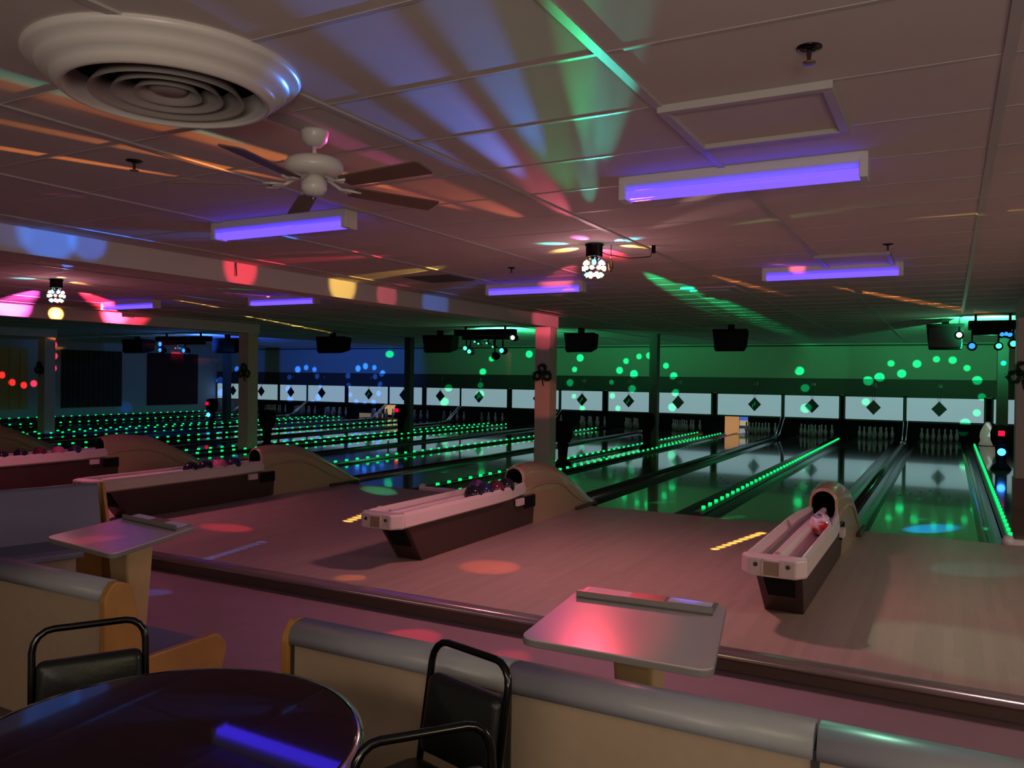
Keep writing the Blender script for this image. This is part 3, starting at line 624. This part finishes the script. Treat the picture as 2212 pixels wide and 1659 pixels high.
# ------------------------------------------------------------------ score tables
def score_table(corners, foot, label, sheets):
    cx = sum(c[0] for c in corners)/4; cy = sum(c[1] for c in corners)/4
    t = thing('score_table', label, 'table', (cx, cy, ZF), 0, 'score tables at the booths'); z = .80-ZF
    pl = rpoly([(a-cx, b-cy) for a, b in corners], .07, 6)
    MB().prism(pl, z-.032, z-.004).build('edge_band', TEDGE, t, .004); MB().prism([(a*.995, b*.995) for a, b in pl], z-.006, z).build('tabletop', TLAM, t)
    fx, fy = foot[0]-cx, foot[1]-cy
    MB().loft([[(fx-.10, fy-.10, z-.03), (fx+.10, fy-.10, z-.03), (fx+.10, fy+.10, z-.03), (fx-.10, fy+.10, z-.03)], [(fx-.055, fy-.05, 0), (fx+.055, fy-.05, 0), (fx+.055, fy+.06, 0), (fx-.055, fy+.06, 0)]], True, True, False).build('pedestal', PEDT, t, .02, 3)
    A = Vector(corners[3])-Vector((cx, cy)); B = Vector(corners[2])-Vector((cx, cy))   # far-left, far-right
    N = Vector(corners[0])-Vector(corners[3]); N.normalize(); D = (B-A).normalized(); L = (B-A).length
    def quad(a, b, c, d): return [tuple(A+D*(L*a)+N*c), tuple(A+D*(L*b)+N*c), tuple(A+D*(L*b)+N*d), tuple(A+D*(L*a)+N*d)]
    ho = MB().prism(quad(.05, .95, .02, .20), z, z+.012).build('sheet_holder', TEDGE, t, .002)
    MB().prism(quad(.05, .95, .185, .20), z, z+.035).build('holder_lip', TEDGE, t, .002)
    MB().prism(quad(.40, .62, .03, .18), z+.012, z+.015).build('holder_insert', mat('holder_brown', (.30, .14, .05), .5) if sheets else bpy.data.materials['holder_brown'], t)
    for (a, b), nm in zip(((.08, .38), (.64, .92)), ('left', 'right')):
        sh = MB().prism(quad(a, b, .035, .175), 0, .0015).build('score_sheet', PAPER, None, 0, 2, (cx, cy, z+ZF+.0122))
        tag(sh, 'white score sheet on the '+('nearer' if sheets else 'farther')+' score table, at the end towards '+('the long ceiling beam' if nm == 'left' else 'lane sixteen'), 'paper', 'score sheets in the table holders')
score_table([(-1.24, -7.93), (-.47, -7.92), (-.63, -7.05), (-1.33, -7.09)], (at(1378, 1455, 'Y', -7.42).x, -7.40), 'pinkish laminate score table in front of the booth benches', True)
score_table([(-4.68, -7.70), (-3.90, -7.80), (-4.18, -6.97), (-4.92, -6.86)], (at(282, 1240, 'Y', -7.36).x, -7.36), 'pale laminate score table beside the side bench', False)

# ------------------------------------------------------------------ round table and chairs
t = thing('round_table', 'dark round table with shiny metal edge reflecting a blue tube', 'table', (-1.68, -9.24, .0))
t.rotation_euler = Matrix.Rotation(math.radians(1.6), 3, rt).to_euler()
MB().lathe([(.0, .765), (.53, .765), (.540, .765), (.545, .77), (.545, .796), (.541, .80), (.535, .80), (.0, .80)], n=72).build('tabletop', RTOP, t)
MB().lathe([(.544, .762), (.562, .766), (.564, .781), (.562, .796), (.544, .801)], n=72, caps=False).build('metal_edge', CHROME, t)
MB().lathe([(.04, .02), (.04, .765)], n=16).build('pedestal', BLACK, t)
MB().lathe([(.0, 0), (.28, 0), (.27, .02), (.05, .045), (.0, .045)], n=32).build('base_disc', BLACK, t)
def chair(loc, rz, label):
    t = thing('stacking_chair', label, 'chair', (loc[0], loc[1], 0), rz, 'black stacking chairs at the round table')
    # faces -Y (front); back plane near y=0, leaning back
    w = .19; lean = lambda z: (z-.45)*.16
    def P(x, z): return (x, lean(z), z)
    pts = [P(-w, .42), P(-w, .70), P(-w, .80)]+[P(-w+.07*(1-math.cos(a)), .80+.075*math.sin(a)) for a in (.4, .8, 1.2, PI/2)]
    pts += [P(-x, z) for x, z in [(q[0], q[2]) for q in pts[::-1]]]
    MB().tube(pts, .013, 10).build('back_frame', BCHROME, t)
    pd = MB(); secs = []
    for y, s in ((-.016, .90), (-.024, 1), (-.024, 1), (.012, 1), (.02, .9)): pass
    prof = rpoly([(-w+.008, .50), (w-.008, .50), (w-.012, .765), (-w+.012, .765)], .03, 4)
    c = (0, .63)
    for off, s in ((-.030, .86), (-.022, .97), (.0, 1), (.016, .98), (.020, .90)):
        secs.append([(c[0]+(a-c[0])*s, lean(c[1]+(b-c[1])*s)+off, c[1]+(b-c[1])*s) for a, b in prof])
    pd.loft(secs, True).build('backrest_pad', VINYL, t)
    prof = rpoly([(-.20, -.42), (.20, -.42), (.19, -.02), (-.19, -.02)], .05, 4)
    secs = [[(a*s, -.22+(b+.22)*s, z) for a, b in prof] for z, s in ((.425, .96), (.435, 1), (.462, 1), (.482, .96), (.488, .85))]
    MB().loft(secs, True).build('seat', VINYL, t)
    for sx in (-1, 1):
        MB().tube([(sx*.19, -.03, .43), (sx*.205, .04, .0)], .012, 8).build('leg', BCHROME, t)
        MB().tube([(sx*.185, -.38, .43), (sx*.20, -.43, .0)], .012, 8).build('leg', BCHROME, t)
    MB().tube([(-.19, 0, .42), (-.185, -.39, .425), (.185, -.39, .425), (.19, 0, .42)], .011, 8).build('seat_frame', BCHROME, t)
    return t
# chair back centres and headings (front points towards the table)
chair((-2.54, -8.86), math.radians(58), 'black padded chair across the round table with its grip loop lit')
chair((-1.22, -8.42), math.radians(-15), 'black padded chair between the round table and the booth bench')
chair((-.92, -9.02), math.radians(52), 'black padded chair in the foreground, turned away from the round table')

# ------------------------------------------------------------------ coloured beams
def spot(root, src, dst, col, power, ang, blend=.4, size=.01):
    l = bpy.data.lights.new('beam', 'SPOT'); l.energy = power; l.color = col; l.spot_size = math.radians(ang); l.spot_blend = blend; l.shadow_soft_size = size
    o = bpy.data.objects.new('beam', l); COL.objects.link(o); src = Vector(src); o.parent = root; o.location = src-Vector(root.location)
    o.rotation_euler = (Vector(dst)-src).to_track_quat('-Z', 'Y').to_euler(); return o
def point(root, src, col, power, size=.05):
    l = bpy.data.lights.new('glow', 'POINT'); l.energy = power; l.color = col; l.shadow_soft_size = size
    o = bpy.data.objects.new('glow', l); COL.objects.link(o); o.parent = root; o.location = Vector(src)-Vector(root.location); return o
GRN = (.0, 1, .30); BLUE = (.02, .15, 1); TEAL = (.05, 1, .75); PINK = (1, .12, .22); RED_ = (1, .03, .08); ORG = (1, .28, .05); YEL = (1, .62, .12); MAG = (1, .08, .55); LBL = (.06, .24, 1); CYA = (.05, .8, 1)
WASH = (1, .38, .48)
S1 = p1+Vector((0, 0, -.215)); S2 = p2+Vector((0, 0, -.215))
def cbeam(root, src, u, v, col, k, ang, blend=.9):        # a lens beam grazing the ceiling
    q = at(u, v, 'Z', ZC-.002); src = src+(q-src).normalized()*.14; d = (q-src).length; sn = (q.z-src.z)/d
    return spot(root, src, q, col, k*d*d/max(sn, .03)*4.5, ang, blend)
for u, v, col, k, ang in (
    (1257, 516, MAG, 90, 34), (1206, 527, TEAL, 90, 34), (1346, 519, CYA, 90, 34), (1230, 539, YEL, 90, 34), (1363, 532, YEL, 90, 34), (1312, 545, RED_, 90, 34),
    (850, 125, LBL, 1.3, 5), (1010, 50, LBL, .8, 3.5), (700, 190, LBL, .6, 4),
    (1240, 45, GRN, .5, 2.6), (1330, 140, TEAL, .35, 3.5), (1120, 170, GRN, .14, 7), (1270, 400, TEAL, .45, 4), (1275, 250, TEAL, .3, 3),
    (1460, 250, PINK, 1.5, 4), (1560, 170, PINK, .8, 3), (1180, 420, PINK, 1.3, 8), (980, 420, (1, .2, .1), 1.2, 10), (800, 400, (1, .16, .1), 1.3, 6),
    (560, 330, ORG, 3.5, 3.5), (350, 335, ORG, 3.5, 2), (60, 330, ORG, 5, 1.6), (120, 420, MAG, 2.2, 1.6), (300, 450, MAG, 1.4, 1.8), (700, 545, RED_, 1.2, 3), (920, 585, YEL, 4, 2.0), (1050, 555, YEL, 2.5, 1.5),
    (1700, 470, (.4, .9, .2), .7, 6), (2130, 460, YEL, 1.8, 2), (2080, 540, PINK, 2.4, 2), (1760, 580, PINK, 1.1, 4), (1600, 612, ORG, 2.4, 3), (2000, 655, ORG, 1.8, 2.5),
    (1450, 620, GRN, 3, 6), (1560, 655, GRN, 2, 4), (1210, 600, PINK, 1.6, 10), (30, 170, TEAL, 1.2, 2), (600, 250, MAG, .5, 4), (1900, 250, (1, .6, .5), .35, 9), (1500, 470, (1, .5, .5), .6, 14)):
    cbeam(d1, S1, u, v, col, k, ang)
for u, v, col, k, ang in ((62, 602, CYA, 90, 34), (132, 600, YEL, 90, 34), (165, 611, ORG, 90, 34), (25, 655, MAG, 7, 9), (235, 660, RED_, 7, 9), (275, 690, RED_, 4, 5),
    (420, 655, YEL, 7, 2.0), (620, 700, YEL, 5, 1.3), (500, 624, GRN, 5, 2.0), (540, 637, PINK, 6, 2.0), (430, 605, ORG, 6, 2.5), (440, 645, LBL, 2.5, 2.5), (120, 702, ORG, 2, 3), (150, 570, LBL, 1.5, 6), (290, 580, PINK, 1.3, 6)):
    cbeam(d2, S2, u, v, col, k, ang)
def wbeam(root, src, q, col, k, ang, blend=.6):
    src = src+(q-src).normalized()*.14; d = (q-src).length; return spot(root, src, q, col, k*d*d*12, ang, blend)
BX = -6.70+.165
for u, v, col, k, ang in ((105, 508, (.01, .20, 1), 3.4, 6.5), (190, 522, (.02, .18, 1), 2.2, 5), (30, 500, LBL, .6, 4), (520, 578, RED_, 4, 8), (740, 614, YEL, 4.5, 8), (835, 638, PINK, 1.5, 6), (940, 655, LBL, 1.6, 7), (1180, 692, PINK, 3.5, 5)):
    wbeam(d1, S1, at(u, v, 'X', BX), col, k, ang)
# patches on the floors and furniture
for u, v, z, col, k, ang in ((820, 1060, 0, (.05, 1, .45), 5, 4.5), (490, 1140, 0, RED_, 4, 5), (330, 1280, ZF, LBL, 2.5, 3),
    (1060, 1225, 0, (1, .14, .05), 2.6, 13), (880, 1380, ZF, RED_, 3.5, 9), (1100, 1420, ZF, RED_, 2, 6), (2010, 1142, 0, (.0, .22, 1), 110, 5), (2060, 1400, 0, (.3, .9, .6), .7, 20), (2110, 1230, 0, CYA, .6, 9), (1290, 1310, .8, RED_, 1.3, 11),
    (850, 1130, .5, ORG, 3.5, 4.5), (150, 1530, .8, LBL, 3, 6), (1950, 1600, .8, (.25, .8, .5), 1.2, 7), (1480, 1290, .8, (.15, .12, 1), 3, 3), (150, 1170, .8, RED_, 1.6, 4)):
    wbeam(d1, S1, at(u, v, 'Z', z), col, k, ang)
for i in range(9):
    f = i/8; wbeam(d1, S1, at(752+76*f, 1126-30*f, 'Z', 0), YEL, 30, 1.5, .9); wbeam(d1, S1, at(1545+98*f, 1186-34*f, 'Z', 0), YEL, 26, 1.9, .9); wbeam(d1, S1, at(450+115*f, 1207-36*f, 'Z', 0), LBL, 5, 1.2, .9)
for v, col, k, ang in ((730, PINK, 1.6, 3.5), (860, (1, .22, .14), .8, 6)):
    wbeam(d1, S1, at(1176, v, 'Y', 3.39), col, k, ang)
for rt_, sr, c in ((d1, S1, WASH), (d2, S2, (1, .25, .42))):
    point(rt_, sr+Vector((0, 0, -.12)), c, 9, .10)
    spot(rt_, sr+Vector((0, 0, -.12)), sr+Vector((0, 0, -2)), c, 165, 150, .8, .12)
# added wash brightening the floor, standing for an unseen next ball light
spot(d1, (4.85, -3.9, 2.75), (3.6, -4.2, 0), (1, .82, .76), 420, 150, .8, .45)
# moonflower dots on the far wall and panels
def src_of(root, dz=-.33): return Vector(root.location)+Vector((0, .05, dz))
GD = [(842,765),(1043,803),(1062,775),(1143,765),(1038,832),(969,838),(1037,852),(960,868),(1253,773),(1241,798),(1232,827),(1240,856),(1258,882),(1352,780),(1338,800),(1369,808),(1380,770),(1402,768),(1438,790),(1455,812),(1322,826),(1365,840),(1323,855),(1335,882),(1452,880),(1459,848)]
GD3 = [(1527,848),(1533,883),(1541,812),(1561,787),(1587,768),(1627,763),(1676,773),(1727,801),(1740,838),(1740,882),(1875,823),(1900,815),(1925,785),(1948,807),(1981,786),(2023,776),(2058,778),(2089,795),(2111,822),(2121,857),(2110,892),(2085,915),(1870,868),(2190,830)]
BD = [(478,848),(476,822),(512,797),(626,815),(643,798),(661,794),(679,798),(686,813),(692,834),(623,840),(627,862),(688,858),(675,870),(753,812),(773,796),(789,791),(808,794),(826,807),(812,814),(820,830),(752,833),(757,853),(770,868),(788,873),(807,870),(818,850)]
s1, s2, s3 = src_of(r1), src_of(r2), src_of(r3)
for L_, sr, rt_, col, kk in ((GD, s1, r1, GRN, 8), (GD3, s3, r3, GRN, 8), (BD, s2, r2, BLUE, 11)):
    for u, v in L_:
        q = at(u, v, 'Y', YB+.1 if v < 830 else YB); jit = random.uniform(.8, 1.25)
        wbeam(rt_, sr, q, col, kk*jit, 1.35*jit, .5)
for u, v in ((118,745),(119,769),(117,795),(5,810),(27,826),(52,832),(75,828)):
    wbeam(r2, s2+Vector((-1.1, -.45, -.25)), at(u, v, 'X', XL+.1), RED_, 8, 1.7, .5)
wbeam(r2, s2, at(272, 880, 'X', XL), BLUE, .5, 3, .8)
# dots on the lanes
for u, v, col in ((1924,1120,GRN),(1992,1122,GRN),(2130,1125,GRN),(1944,1098,GRN),(1588,1117,GRN),(1735,1105,GRN),(1350,1080,GRN),(1430,1085,GRN),(1520,1020,GRN),(1960,1065,GRN),(2010,1068,GRN),(1985,1078,GRN),(1900,1050,GRN),(1480,1010,BLUE),(1700,1050,BLUE),(1740,1070,BLUE),(1570,1050,BLUE),(2110,1090,BLUE),(2050,1055,BLUE),(1000,985,GRN),(760,975,GRN),(960,1020,GRN),(700,1000,GRN),(560,985,GRN),(800,1010,BLUE),(620,975,BLUE),(430,930,BLUE),(250,935,BLUE),(120,940,BLUE),(1340,960,GRN),(860,1000,GRN),(1260,1030,GRN)):
    sr, rt_ = (s1, r1) if u < 1400 else (s3, r3)
    wbeam(rt_, sr, at(u, v, 'Z', 0), col, 9, 1.7, .5)
# broad washes of the rigs over wall and ceiling, tilted above the pins
for rt_, sr, xs_, c, P0 in ((r1, s1, (-12.5, -5.5), (.06, 1, .36), 420), (r3, s3, (-2.5, 3.0), (.06, 1, .36), 360)):
    for x_ in xs_: spot(rt_, sr, (x_, YB, 7.0), c, P0*2.4, 80, 1, .05)
spot(r2, s2, (-22.5, YB, 4.0), (.03, .12, 1), 3200, 74, 1, .05); spot(r2, s2, (XL, 11, 3.5), (.12, .35, 1), 420, 80, 1, .05)
point(r1, s1+Vector((0, 0, -.3)), (.3, 1, .5), 7, .1); point(r3, s3+Vector((-.6, 0, -.3)), (.3, 1, .5), 5, .1); point(r2, s2+Vector((0, 0, -.3)), (.12, .3, 1), 12, .1)
